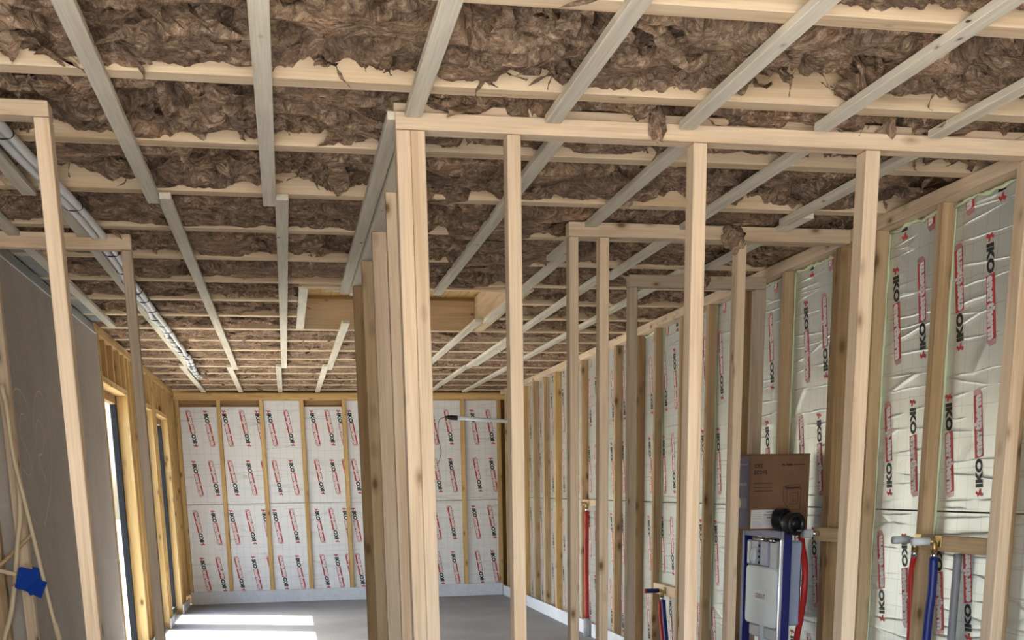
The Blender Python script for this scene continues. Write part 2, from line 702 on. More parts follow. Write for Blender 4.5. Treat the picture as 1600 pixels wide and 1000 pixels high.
# ================================================================ THE SETTING
XL, XR, YB = -1.24, 2.70, 14.32       # inner faces of the left, right and back walls
ZB = 2.50                              # underside of ceiling battens

gr = obj('ground', mesh_from('ground', [(-60, -60, -0.22), (60, -60, -0.22), (60, 70, -0.22), (-60, 70, -0.22), (-60, -60, -0.5), (60, -60, -0.5), (60, 70, -0.5), (-60, 70, -0.5)],
         [(0, 1, 2, 3), (7, 6, 5, 4), (0, 4, 5, 1), (1, 5, 6, 2), (2, 6, 7, 3), (3, 7, 4, 0)], SAND))
tag(gr, 'bare sandy building ground outside the house', 'ground', kind='structure')
fl = bar('floor', -1.56, 3.0, -2.2, 14.7, -0.2, 0.0, CONCRETE, None, 0)
tag(fl, 'grey cement screed floor with sun patches and dust', 'floor', kind='structure')
fl.rotation_euler = (0, 0, 0)
fl.data = box_mesh(4.56, 16.9, 0.2, CONCRETE, 0)
fl.location = (0.72, 6.25, -0.1)

# ---- ceiling: dark deck above, joists across, battens along
ceil = obj('ceiling', box_mesh(4.56, 16.9, 0.06, DECK, 0), None, None, (0.72, 6.25, 2.83))
tag(ceil, 'open timber ceiling of cross joists and long battens', 'ceiling', kind='structure')
joist_far = [3.045 + 0.66 * k for k in range(-8, 18)]
HX0, HX1, HY0, HY1 = 0.20, 1.49, 7.18, 8.93
for yf in joist_far:
    if HY0 - 0.1 < yf - 0.035 < HY1 - 0.05:
        bar('joist', -1.40, HX0 - 0.06, yf - 0.07, yf, 2.525, 2.74, JOIST, ceil)
        bar('joist', HX1 + 0.07, 2.86, yf - 0.07, yf, 2.525, 2.74, JOIST, ceil)
    else:
        bar('joist', -1.40, 2.86, yf - 0.07, yf, 2.525, 2.74, JOIST, ceil)
# framed hatch
bar('trimmer_board', HX0 - 0.06, HX1 + 0.07, HY0 - 0.06, HY0, 2.528, 2.66, JOIST, ceil)
bar('trimmer_board', HX0, HX1, HY1, HY1 + 0.04, 2.53, 2.632, HATCH, ceil)
bar('trimmer_board', HX0, HX1, HY1, HY1 + 0.04, 2.636, 2.78, HATCH, ceil)
bar('trimmer_board', HX0 - 0.055, HX0, HY0, HY1 + 0.04, 2.528, 2.78, PINE_GREY, ceil)
bar('trimmer_board', HX1, HX1 + 0.065, HY0, HY1 + 0.04, 2.528, 2.78, JOIST, ceil)
bar('trimmer_board', HX0 + 0.10, HX0 + 0.62, HY0 + 0.002, HY0 + 0.022, 2.52, 2.6, PINE_GREY, ceil)
lid = bar('hatch_cover', HX0, HX1, HY0, HY1, 2.765, 2.785, PINE_YEL, ceil)

BAT = [(-1.135, 3.9, 8.74), (-0.915, -1.9, 5.0), (-0.835, 4.9, 11.55), (-0.885, 11.3, 14.24),
       (-0.452, -1.9, 5.07), (-0.408, 4.985, 11.62), (-0.458, 11.38, 14.24),
       (0.003, -1.9, 5.06), (0.052, 4.95, 11.45), (0.000, 11.3, 14.24),
       (0.460, -1.9, 3.845), (0.408, 3.875, 7.17), (0.483, 8.40, 11.6), (0.440, 11.3, 14.24),
       (0.910, -1.9, 3.845), (0.968, 3.95, 7.17), (0.955, 9.0, 14.24),
       (1.362, -1.9, 3.845), (1.418, 3.95, 6.05), (1.466, 5.9, 8.3), (1.405, 8.25, 14.24),
       (1.815, -1.9, 3.80), (1.866, 3.95, 6.55), (1.815, 6.42, 11.45), (1.860, 9.5, 11.2), (1.800, 11.3, 14.24),
       (2.240, -1.9, 3.82), (2.285, 3.95, 5.12), (2.335, 4.98, 6.2), (2.225, 6.32, 14.24)]
for x, a, b in BAT:
    o = bar('batten', x - 0.0265, x + 0.0265, a, b, ZB, ZB + 0.0245, PINE_GREY, ceil, 0.002)

# ---- right wall
wr = obj('wall_right', box_mesh(17.0, 0.05, 2.75, SHEATH, 0), None, None, (2.965, 6.3, 1.375))
wr.rotation_euler = (0, 0, PI / 2)
wr.rotation_euler = (0, 0, 0)
wr.data = box_mesh(0.05, 17.0, 2.75, SHEATH, 0)
tag(wr, 'right wall of tan studs over printed foil boards', 'wall', kind='structure')
stud_y = [-1.3, -0.75, -0.2, 0.35, 0.9, 1.45, 2.0, 2.55, 3.1, 3.62, 3.955, 4.505, 5.029, 5.385, 6.01, 6.598, 7.148, 7.656, 8.206, 8.648, 9.249, 9.79, 10.338, 10.86, 11.383, 11.909, 12.417, 12.967, 13.53, 14.05]
for y in stud_y:
    m = PINE_TAN if y < 9 else (PINE_TAN if random.random() < .75 else PINE_YEL)
    if y in (6.598, 8.648, 5.385):
        m = PINE_BROWN
    bar('stud', XR, 2.86, y, y + 0.045, 0.09, 2.47, m, wr, 0.002, 0.0)
bar('stud', XR + 0.01, 2.86, 5.435, 5.48, 0.09, 2.455, PINE_BROWN, wr, 0.002)
bar('top_plate', XR - 0.012, 2.87, -1.9, 14.3, 2.47, 2.525, PINE, wr)
bar('bottom_plate', XR, 2.87, -1.9, 14.3, 0.03, 0.09, PINE_TAN, wr)
ph = 0
RP = {}
for i in range(len(stud_y) - 1):
    y0, y1 = stud_y[i] + 0.047, stud_y[i + 1] - 0.002
    if y1 < 2.0:
        continue
    if abs(stud_y[i] - 5.385) < .01:
        y0 = 5.485
    w = y1 - y0
    # panel X runs towards the camera (from y1 down to y0)
    flip = {3.955: 0, 4.505: 1, 5.385: 1}.get(stud_y[i], random.randint(0, 1))
    s0 = {3.955: 0.065, 4.505: 0.095, 5.385: 0.16}.get(stud_y[i], random.uniform(0.03, 0.16))
    for zb_, zt_, rows, fl2 in ((1.235, 2.468, (2.615, 2.093, 1.507), 0), (0.075, 1.232, (0.92, 0.345), 0)):
        pr = []
        for r, zc in enumerate(rows):
            if fl2 and y0 < 9:
                zc += random.uniform(-.03, .03)
            c = s0
            j = 0
            while c < w + 0.06:
                pr.append((c - 0.0 * r, zc - zb_, (j + r + flip + fl2) % 2 == 0))
                c += 0.212
                j += 1
        panel(wr, (2.762, y1, zb_), 'right', w, zt_ - zb_, 0.09, FOIL, pr)
# pale foam squeezed out along some studs
for y in (4.505, 5.029, 6.01, 7.148, 7.656, 8.206):
    pts = [(2.757, y - 0.005 + random.uniform(-.004, .004), z) for z in np.arange(0.4, 2.47, 0.09)]
    rad = [random.uniform(0.002, 0.0075) for _ in pts]
    obj('foam_bead', tube_mesh(pts, 0.005, FOAM, 6, rad), None, wr, -wloc(wr))
for y0, y1 in ((4.56, 5.02), (4.02, 4.5), (5.5, 6.0), (7.2, 7.65), (8.26, 8.64), (6.06, 6.59)):
    pts = [(2.755, y, 2.462 + random.uniform(-.012, .004)) for y in np.arange(y0, y1, 0.03)]
    rad = [random.uniform(0.003, 0.012) for _ in pts]
    obj('foam_bead', tube_mesh(pts, 0.005, FOAM, 6, rad), None, wr, -wloc(wr))
# noggings that carry the pipe ends
bar('blocking', XR + 0.004, 2.745, 4.003, 4.503, 1.07, 1.135, PINE_TAN, wr)
bar('blocking', XR + 0.004, 2.745, 7.703, 8.204, 0.56, 0.635, PINE, wr)
bar('blocking', XR + 0.004, 2.745, 9.838, 10.336, 1.18, 1.235, PINE, wr)
bar('blocking', XR - 0.035, XR - 0.002, 5.10, 5.47, 1.07, 1.14, PINE_TAN, wr)
bb = bar('baseboard_right', XR - 0.014, XR - 0.002, -1.9, 14.30, 0.0, 0.125, FILM, None, 0)
tag(bb, 'white edge film along the foot of the right wall', 'edge strip', kind='structure')

# ---- back wall
wb = obj('wall_back', box_mesh(4.5, 0.05, 2.75, SHEATH, 0), None, None, (0.72, 14.56, 1.375))
tag(wb, 'back wall of white printed foil boards between thin yellow studs', 'wall', kind='structure')
bx = [-1.215, -0.735, -0.235, 0.245, 0.752, 1.24, 1.725, 2.21, 2.672]
for i, x in enumerate(bx):
    bar('stud', x - 0.023, x + 0.023, YB, 14.45, 0.12, 2.42, PINE_YEL, wb, 0.002)
bar('stud', -1.30, -1.242, 14.2, 14.45, 0.12, 2.42, PINE_YEL, wb, 0.002)
bar('top_plate', -1.36, 2.86, YB - 0.01, 14.45, 2.42, 2.50, PINE_YEL, wb)
seq = {0: (1, [(0.125, 0), (0.325, 1)]), 1: (0, [(0.065, 1), (0.27, 0), (0.45, 1)]), 2: (0, [(0.09, 1), (0.29, 0)]), 3: (1, [(0.12, 1), (0.30, 0), (0.45, 1)]),
       4: (0, [(0.06, 1), (0.26, 0)]), 5: (0, [(0.1, 0), (0.3, 1)]), 6: (0, [(0.1, 1), (0.3, 0)]), 7: (0, [(0.13, 1), (0.33, 0)])}
for i in range(8):
    x0, x1 = bx[i] + 0.024, bx[i + 1] - 0.024
    w = x1 - x0
    top = 2.345 if i in (0, 1, 3) else 2.418
    if top < 2.4:
        bar('filler_board', x0, x1, 14.40, 14.44, 2.34, 2.42, PINE_BROWN, wb)
    s = seq[i][1]
    for zb_, zt_, rows, sh in ((1.205, top, (2.68, 2.093, 1.512), 0), (0.125, 1.202, (0.925, 0.36), 1)):
        pr = []
        for r, zc in enumerate(rows):
            odd = (r + 1 + sh) % 2
            for cx, dnw in s:
                sx = 0.03 if odd else 0.0
                pr.append((cx + sx + random.uniform(-.008, .008), zc - zb_, (dnw + odd) % 2 == 1))
        panel(wb, (x0, 14.362, zb_), 'back', w, zt_ - zb_, 0.09, FOIL_BACK, pr)
bbk = bar('baseboard_back', -1.22, 2.68, YB - 0.012, YB + 0.03, 0.0, 0.15, FILM, None, 0)
tag(bbk, 'white edge film along the foot of the back wall', 'edge strip', kind='structure')

# ---- left wall: timber framing with three tall windows, then a grey board nearer
wl = obj('wall_left', box_mesh(0.03, 0.9, 0.03, SHEATH, 0), None, None, (-1.375, 12.0, 2.5))
tag(wl, 'left wall of yellow timber framing with tall windows and grey board', 'wall', kind='structure')
wins = [(8.79, 10.06), (10.75, 11.86), (12.20, 13.30)]
ZL = 2.14
prev = 8.66
for a, b in wins + [(14.45, 14.45)]:
    if a - prev > 0.02:
        bar('sheathing_board', -1.379, -1.367, prev, a, 0, 2.795, SHEATH, wl, 0)
    prev = b
for a, b in wins:
    bar('sheathing_board', -1.379, -1.367, a, b, ZL, 2.795, SHEATH, wl, 0)
    bar('lintel', XL - 0.126, XL, a, b, ZL, ZL + 0.045, PINE_YEL, wl)
    for y in np.arange(a + 0.28, b - 0.1, 0.36):
        bar('cripple_stud', XL - 0.12, XL - 0.004, y, y + 0.045, ZL + 0.045, 2.46, PINE_YEL, wl)
    bar('stud', XL - 0.126, XL, a - 0.045, a, 0.0, 2.46, PINE_YEL, wl)
    bar('stud', XL - 0.126, XL, b, b + 0.045, 0.0, 2.46, PINE_YEL, wl)
for y in (8.665, 10.28, 10.55, 12.02, 13.5, 13.85):
    bar('stud', XL - 0.126, XL - 0.003, y, y + 0.045, 0.0, 2.46, PINE_YEL, wl)
for a, b in ((8.66, 14.3),):
    bar('top_plate', XL - 0.126, XL, a, b, 2.46, 2.525, PINE_YEL, wl)
prev = 8.66
for a, b in wins + [(14.18, 14.18)]:
    bar('bottom_plate', XL - 0.126, XL + 0.004, prev, a, 0.0, 0.06, PINE_YEL, wl)
    bar('film_upstand', XL + 0.004, XL + 0.012, prev, a, 0.0, 0.10, FILM, wl, 0)
    prev = b
bar('grey_board', -1.40, XL, 5.81, 8.655, 0.0, 2.455, GREYBOARD, wl, 0.002)
bar('sheathing_board', -1.42, -1.402, 5.81, 8.66, 0, 2.795, SHEATH, wl, 0)
bar('metal_channel', -1.36, XL - 0.012, 5.81, 8.655, 2.457, 2.515, STEEL, wl, 0.002)
bar('trim_strip', XL - 0.02, -1.165, 5.2, 8.62, 2.527, 2.545, MOTTLED, wl, 0.002)
bar('metal_edge', XL - 0.10, XL + 0.004, 8.655, 8.672, 0, 2.455, STEEL, wl, 0.002)
bar('trim_strip', XL - 0.002, XL + 0.004, 5.81, 8.655, 2.445, 2.452, FILM, wl, 0)
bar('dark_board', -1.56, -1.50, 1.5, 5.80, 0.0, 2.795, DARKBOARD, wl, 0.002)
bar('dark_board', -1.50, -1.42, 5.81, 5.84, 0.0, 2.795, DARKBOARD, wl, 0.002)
gb = [o for o in wl.children if o.name.startswith('grey_board')][0]
chalk = [[(5.869, 1.827), (5.931, 1.856), (6.043, 1.855), (6.139, 1.811), (6.185, 1.767)],
         [(6.11, 1.722), (6.038, 1.747), (5.969, 1.728), (5.935, 1.641), (6.051, 1.573), (6.104, 1.508), (6.063, 1.463), (5.992, 1.458), (5.905, 1.486)],
         [(6.241, 1.703), (6.27, 1.738), (6.341, 1.826), (6.466, 1.889), (6.598, 1.844), (6.666, 1.745), (6.663, 1.625), (6.566, 1.445), (6.407, 1.301), (6.268, 1.21)],
         [(6.283, 1.611), (6.294, 1.687), (6.368, 1.736), (6.469, 1.711), (6.495, 1.65), (6.421, 1.585), (6.289, 1.55)],
         [(6.389, 1.562), (6.295, 1.562), (6.318, 1.52), (6.447, 1.412)], [(6.295, 1.562), (6.266, 1.45)], [(5.852, 1.446), (5.949, 1.308), (6.059, 1.216)]]
CV, CF = [], []
for s in chalk:
    pts = catmull([(0, a, b) for a, b in s], 6) if len(s) > 2 else [Vector((0, a, b)) for a, b in s]
    for i, p_ in enumerate(pts):
        t = (pts[min(i + 1, len(pts) - 1)] - pts[max(i - 1, 0)]).normalized()
        n_ = Vector((0, -t.z, t.y)) * 0.0028
        CV += [p_ - n_, p_ + n_]
        if i:
            b_ = len(CV) - 4
            CF.append((b_, b_ + 1, b_ + 3, b_ + 2))
cm = mesh_from('chalk_drawing', [(XL + 0.0012, v.y, v.z) for v in CV], CF, CHALK)
cko = bpy.data.objects.new('chalk_drawing', cm)
C.objects.link(cko)
cko.parent = gb
cko.matrix_parent_inverse = (Matrix.Translation(wloc(gb)) @ gb.rotation_euler.to_matrix().to_4x4()).inverted()
cko['label'] = 'chalk scribble of loops and an arrow'

for i, (a, b) in enumerate(wins):
    wd = thing('window_%d' % (i + 1), ['tall dark framed window nearest the grey board', 'tall dark framed middle window in the left wall', 'tall dark framed window nearest the back wall'][i], 'window', (-1.36, (a + b) / 2, 0), kind='structure')
    X0, X1 = -1.379, -1.330
    t = 0.055
    tn = 0.16 if i == 2 else t
    X1 = -1.33 if i == 0 else -1.308
    bar('frame_stile', X0, X1, a, a + tn, 0.03, ZL - 0.002, ANTHRACITE, wd)
    bar('frame_stile', X0, X1, b - t, b, 0.03, ZL - 0.002, ANTHRACITE, wd)
    bar('frame_rail', X0, X1, a + tn, b - t, 0.03, 0.09, ANTHRACITE, wd)
    bar('frame_rail', X0, X1, a + tn, b - t, ZL - 0.07, ZL - 0.002, PINE_BROWN, wd)
    bar('glass_pane', -1.3735, -1.3685, a + tn, b - t, 0.09, ZL - 0.07, GLASS, wd, 0)

# ================================================================ PARTITION FRAMES
def frame(label, loc):
    return thing('partition_frame', label, 'wall frame', loc)


ZT0, ZT1 = 2.468, 2.525
A = frame('long pale stud partition in front, from double corner post to right wall', (1.5, 3.9, 0))
bar('top_plate', 0.405, 2.69, 3.86, 3.93, ZT0 + .002, ZT1 - 0.004, PINE, A)
bar('packing_strip', 0.405, 2.69, 3.895, 3.93, 2.523, 2.556, PINE, A)
for x0, x1 in ((0.406, 0.4515), (0.4525, 0.498), (0.762, 0.807), (1.392, 1.440), (2.012, 2.066), (2.635, 2.685)):
    bar('stud', x0, x1, 3.86, 3.93, 0.045, ZT0, PINE, A)
bar('bottom_plate', 0.405, 2.685, 3.86, 3.93, 0.0, 0.043, PINE, A)

A2 = frame('pale doorway post and head piece at the left, nearest the camera', (-0.9, 3.9, 0))
bar('top_plate', -1.49, -0.628, 3.86, 3.93, 2.462, 2.506, PINE, A2)
bar('stud', -0.673, -0.628, 3.86, 3.93, 0.0, 2.460, PINE, A2)
bar('stud', -1.44, -1.395, 3.86, 3.93, 0.0, 2.460, PINE, A2)

B = frame('close row of brown studs running back behind the double corner post', (0.48, 5.5, 0))
bar('top_plate', 0.438, 0.508, 3.94, 7.13, 2.482, 2.522, PINE_GREY, B)
for i, y in enumerate((4.68, 5.37, 6.045, 6.77)):
    bar('stud', 0.443 - 0.002 * i, 0.508, y, y + 0.045, 0.045, 2.480, (PINE, PINE, PINE_TAN, PINE_BROWN)[i], B)
bar('bottom_plate', 0.438, 0.508, 3.94, 7.13, 0.0, 0.043, PINE_TAN, B)

Cc = frame('left doorway frame with thinner post in front of the grey board', (-0.95, 5.78, 0))
bar('top_plate', -1.49, -0.633, 5.75, 5.80, 2.452, 2.52, PINE, Cc)
bar('stud', -0.678, -0.633, 5.75, 5.80, 0.0, 2.450, PINE_DIM, Cc)
bar('stud', -1.275, -1.225, 5.75, 5.80, 0.0, 2.450, PINE, Cc)
bar('stud', -1.42, -1.345, 5.75, 5.80, 0.0, 2.450, PINE_TAN, Cc)

D = frame('middle stud frame with flat header and three posts behind the front partition', (2.0, 5.3, 0))
bar('top_plate', 1.318, 2.69, 5.27, 5.335, 2.462, 2.523, PINE, D)
for x0, x1 in ((1.320, 1.3625), (1.462, 1.5065), (2.125, 2.170)):
    bar('stud', x0, x1, 5.27, 5.335, 0.0, 2.460, PINE, D)
bar('bottom_plate', 1.51, 2.12, 5.27, 5.335, 0.0, 0.043, PINE_TAN, D)

E_ = frame('smaller stud frame behind the boxed toilet cistern, with lower header', (2.3, 6.27, 0))
bar('top_plate', 1.898, 2.692, 6.24, 6.30, 2.415, 2.478, PINE_DIM, E_)
for x0, x1 in ((1.900, 1.947), (2.632, 2.692)):
    bar('stud', x0, x1, 6.24, 6.30, 0.0, 2.413, PINE_DIM, E_)

# ================================================================ GLASS WOOL
_perm = rng.permutation(256)
_perm = np.concatenate([_perm, _perm])
_g = rng.normal(size=(256, 3))
_g /= np.linalg.norm(_g, axis=1)[:, None]


def perlin(x, y, z):
    xi, yi, zi = np.floor(x).astype(int), np.floor(y).astype(int), np.floor(z).astype(int)
    xf, yf, zf = x - xi, y - yi, z - zi
    u, v, w = (t * t * t * (t * (t * 6 - 15) + 10) for t in (xf, yf, zf))

    def gd(i, j, k):
        h = _perm[(_perm[(_perm[(xi + i) & 255] + yi + j) & 255] + zi + k) & 255]
        g = _g[h]
        return g[..., 0] * (xf - i) + g[..., 1] * (yf - j) + g[..., 2] * (zf - k)
    a = gd(0, 0, 0) * (1 - u) + gd(1, 0, 0) * u
    b = gd(0, 1, 0) * (1 - u) + gd(1, 1, 0) * u
    c = gd(0, 0, 1) * (1 - u) + gd(1, 0, 1) * u
    d = gd(0, 1, 1) * (1 - u) + gd(1, 1, 1) * u
    return ((a * (1 - v) + b * v) * (1 - w) + (c * (1 - v) + d * v) * w) * 1.5


def wool_sheet(x0, x1, y0, y1, step, seed, zb, amp, full=False, sag=None):
    nx, ny = int((x1 - x0) / step) + 1, max(8, int((y1 - y0) / step) + 1)
    X, Y = np.meshgrid(np.linspace(x0, x1, nx), np.linspace(y0, y1, ny))
    s = seed * 17.3
    S = np.full_like(X, s)
    wx = perlin(X * 3.0, Y * 4.0, S) * 0.16 + perlin(X * 9, Y * 11, S + 3) * 0.05
    wy = perlin(X * 3.0, Y * 4.0, S + 9) * 0.16 + perlin(X * 9, Y * 11, S + 13) * 0.05
    U, V = X + wx, Y + wy
    low = perlin(U * 2.0, V * 2.6, S + 20)
    r1 = 1 - 2 * np.abs(perlin(U * 3.6, V * 6.2, S + 31))
    r2 = 1 - 2 * np.abs(perlin(U * 8.0, V * 14.0, S + 42))
    r3 = 1 - 2 * np.abs(perlin(U * 17.0, V * 34.0, S + 55))
    r4 = perlin(U * 45.0, V * 95.0, S + 70)
    tear = np.clip(perlin(U * 3.6, V * 5.0, S + 90) - 0.16, 0, 1) * 2.4       # ripped hollows
    dz = 0.055 * low + 0.062 * r1 + 0.034 * r2 + 0.013 * r3 + 0.0035 * r4 - 0.20 * tear * (1 - np.clip(1 - (y1 - Y) / 0.16, 0, 1))
    edge = perlin(X * 2.6, Y * 0.6, S + 110) * 0.060 + perlin(X * 9.0, Y * 2, S + 111) * 0.022 + perlin(X * 30.0, Y * 3, S + 112) * 0.010 + perlin(X * 78.0, Y * 5, S + 113) * 0.006
    e0 = np.clip(1 - (Y - y0) / 0.10, 0, 1) ** 1.5
    e1 = np.clip(1 - (y1 - Y) / 0.07, 0, 1) ** 1.5
    e = np.maximum(e0, e1)
    Z = zb - amp * dz * (1 - 0.5 * e) - (edge + 0.022) * e1 + 0.06 * e0 - 0.012 * (1 - e)
    if full:
        Z = (zb - amp * dz) * (1 - e1) + (2.527 + 0.010 * perlin(X * 9, Y * 2, S + 7) + 0.006 * perlin(X * 31, Y * 2, S + 8)) * e1
    ox = (perlin(U * 6, V * 9, S + 130) * 0.06 + r2 * 0.010) * amp * (1 - e)
    oy = (perlin(U * 6, V * 9, S + 140) * 0.06 - r2 * 0.016) * amp * (1 - e)
    X2 = X + ox
    Y2 = np.clip(Y + oy, y0, y1)
    Zf = 2.530 + 0.004 * r3
    Z = np.where(Z < Zf, Zf + (Z - Zf) * 0.08, Z)
    Z = np.clip(Z, 2.5255, 2.78)
    if sag:
        # the batt has slipped down here and hides the next joist
        mk = np.clip((X - sag[0] + 0.05 * perlin(X * 5, Y * 3, S + 77)) / 0.07, 0, 1) * np.clip((sag[1] - X + 0.12 * perlin(X * 5, Y * 3, S + 78)) / 0.12, 0, 1)
        Zs = 2.560 - amp * dz * 0.8
        Zs = np.where(Zs < 2.515, 2.515 + (Zs - 2.515) * 0.1, Zs)
        Zs = Zs * (1 - e1) + (2.514 + 0.005 * r2) * e1
        Z = Z * (1 - mk) + Zs * mk
        ex = np.clip((Y - y0) / (y1 - y0), 0, 1) ** 3
        Z = np.where((mk > 0.3) & (ex > 0.75), np.minimum(Z, 2.522), Z)
        Y2 = Y2 + 0.072 * ex * mk * (0.8 + 0.4 * perlin(X * 8, Y * 2, S + 79))
    P_ = np.stack([X2, Y2, Z], -1).reshape(-1, 3)
    idx = np.arange(nx * ny).reshape(ny, nx)
    F = np.stack([idx[:-1, :-1], idx[1:, :-1], idx[1:, 1:], idx[:-1, 1:]], -1).reshape(-1, 4)
    me = bpy.data.meshes.new('glass_wool')
    me.vertices.add(len(P_))
    me.vertices.foreach_set('co', P_.astype(np.float32).ravel())
    me.loops.add(F.size)
    me.loops.foreach_set('vertex_index', F.ravel().astype(np.int32))
    me.polygons.add(len(F))
    me.polygons.foreach_set('loop_start', (np.arange(len(F)) * 4).astype(np.int32))
    me.update(calc_edges=True)
    me.polygons.foreach_set('use_smooth', np.ones(len(F), dtype=bool))
    me.materials.append(WOOL)
    return me, Z, X, Y


def wool_shreds(n, x0, x1, y0, y1, z, big, rs):
    """torn ribbons of fibre hanging from a batt, joined"""
    R = random.Random(rs)
    V, F = [], []
    for _ in range(n):
        p_ = Vector((R.uniform(x0, x1), R.uniform(y0 + 0.02, y1 - 0.02), z + R.uniform(-0.025, 0.035)))
        L = R.uniform(0.06, 0.2) * big
        w = R.choice((0.0025, 0.005, 0.014, 0.026, 0.034, 0.042)) * R.uniform(0.6, 1.2) * big
        a = R.uniform(0, 2 * PI)
        d = Vector((math.cos(a), math.sin(a) * 0.6, R.uniform(-0.55, 0.25))).normalized()
        curl = Vector((R.uniform(-1, 1), R.uniform(-1, 1), R.uniform(-1.0, 0.5))) * R.uniform(0.4, 1.1)
        sd_ = d.cross(Vector((R.uniform(-.6, .6), R.uniform(-.6, .6), 1))).normalized()
        m = 9
        b0 = len(V)
        for i in range(m + 1):
            t = i / m
            ww = w * (0.5 + 0.6 * math.sin(PI * min(t * 1.2, 1))) * (1 - t ** 5) ** 0.6 + 0.0006
            j = Vector((R.uniform(-1, 1), R.uniform(-1, 1), R.uniform(-1, 1))) * 0.004
            for q in (p_ - sd_ * ww + j, p_ + Vector((0, 0, -0.25 * ww)), p_ + sd_ * ww - j):
                q = q.copy()
                q.y = min(max(q.y, y0 + .003), y1 - .003)
                q.z = 2.53 + (q.z - 2.53) * 0.35 if q.z < 2.53 else q.z
                V.append(q)
            p_ = p_ + d * L / m
            d = (d + curl / m * 2.2).normalized()
            sd_ = (sd_ + Vector((R.uniform(-.3, .3), R.uniform(-.3, .3), R.uniform(-.3, .3)))).normalized()
        for i in range(m):
            for k in range(2):
                q = b0 + i * 3 + k
                F.append((q, q + 1, q + 4, q + 3))
    return mesh_from('torn_fibres', V, F, WOOL, True)


ordinal = ['', 'second', 'third', 'fourth', 'fifth', 'sixth', 'seventh', 'eighth', 'ninth', 'tenth', 'eleventh', 'twelfth', 'thirteenth', 'fourteenth', 'fifteenth', 'sixteenth', 'seventeenth', 'eighteenth', 'nineteenth']
looks = {0: 'ragged brown glass wool hanging in the ceiling bay nearest the camera',
         1: 'torn brown glass wool with loose curls in the second ceiling bay',
         2: 'brown glass wool above the long front top plate, third ceiling bay',
         3: 'dark brown glass wool just behind the front top plate',
         4: 'dark folded brown glass wool in the fifth ceiling bay',
         8: 'brown glass wool just in front of the ceiling hatch'}
vis = 0
for yf in joist_far[:-1]:
    y0, y1 = yf + 0.001, yf + 0.66 - 0.071
    if y0 < 1.0 or y0 > 14.1:
        continue
    y1 = min(y1, 14.28)
    if yf < 2.0:
        step, nsh = 0.02, 0
    elif yf < 4.0:
        step, nsh = 0.0065, 300
    elif yf < 6.0:
        step, nsh = 0.009, 220
    elif yf < 9.0:
        step, nsh = 0.013, 90
    else:
        step, nsh = 0.014, 120
    spans = [(-1.37, 2.84)]
    if HY0 - 0.67 < yf < HY1 - 0.02:
        if yf < HY0 - 0.4:
            pass
        if yf + 0.66 > HY0 and yf < HY1:
            spans = [(-1.37, HX0 - 0.062), (HX1 + 0.072, 2.84)]
    zb = 2.625 if yf < 5 else (2.605 if yf < 8.9 else 2.556)
    am = 1.05 if yf < 5 else (0.9 if yf < 8.9 else 0.5)
    if yf < 2.0:
        lab = 'brown glass wool in the ceiling bay %s the camera' % ('straight above' if yf < 1.2 else 'just ahead of')
    else:
        lab = looks.get(vis, 'brown glass wool in the %s ceiling bay counted from the camera' % ordinal[min(vis, 18)])
        vis += 1
    bt = thing('insulation_batt', lab, 'insulation', (0.7, y0, 2.6))
    for si, (a, b) in enumerate(spans):
        me, Z, X, Y = wool_sheet(a, b, y0, y1, step, yf * 1.7 + si, zb, am, yf > 8.9, {4: (0.60, 0.85), 5: (0.52, 1.30), 6: (0.52, 1.35), 7: (0.52, 1.25)}.get(int(round((yf - 3.045) / 0.66)) + 2) if si == len(spans) - 1 or yf < 6.5 else None)
        obj('glass_wool', me, None, bt, -bt.location)
        if nsh:
            f = (b - a) / 4.2
            o = obj('torn_fibres', wool_shreds(int(nsh * f) + 4, a, b, y0, y1, zb - (0.048 if yf < 6 else 0.02), 1.0 if yf < 5 else 0.8, int(yf * 100) + si), None, bt, -bt.location, 'stuff')
# loose tufts caught on the frames
for name_lab, c, s, sd2 in (('tuft of brown wool hanging over the middle frame header', (2.10, 5.262, 2.47), (0.055, 0.016, 0.055), 3),
                            ('small wool tuft drooping over the front top plate', (1.262, 3.852, 2.515), (0.026, 0.012, 0.055), 5),
                            ('dark wool tuft hanging on the rear frame header', (2.31, 6.228, 2.455), (0.034, 0.014, 0.042), 9)):
    bm = bmesh.new()
    bmesh.ops.create_icosphere(bm, subdivisions=4, radius=1)
    Q = np.array([v.co[:] for v in bm.verts])
    n_ = perlin(Q[:, 0] * 1.6 + sd2, Q[:, 1] * 1.6, Q[:, 2] * 1.6) * 0.5 + perlin(Q[:, 0] * 5 + sd2, Q[:, 1] * 5, Q[:, 2] * 5) * 0.25
    for v, q in zip(bm.verts, n_):
        v.co = Vector((v.co.x * s[0], v.co.y * s[1], v.co.z * s[2])) * (1 + q)
        v.co.y = min(v.co.y, s[1] * 0.45)
    me = bpy.data.meshes.new('wool_tuft')
    bm.to_mesh(me)
    bm.free()
    me.polygons.foreach_set('use_smooth', [True] * len(me.polygons))
    o = obj('wool_tuft', me, WOOL, None, c)
    tag(o, name_lab, 'insulation')

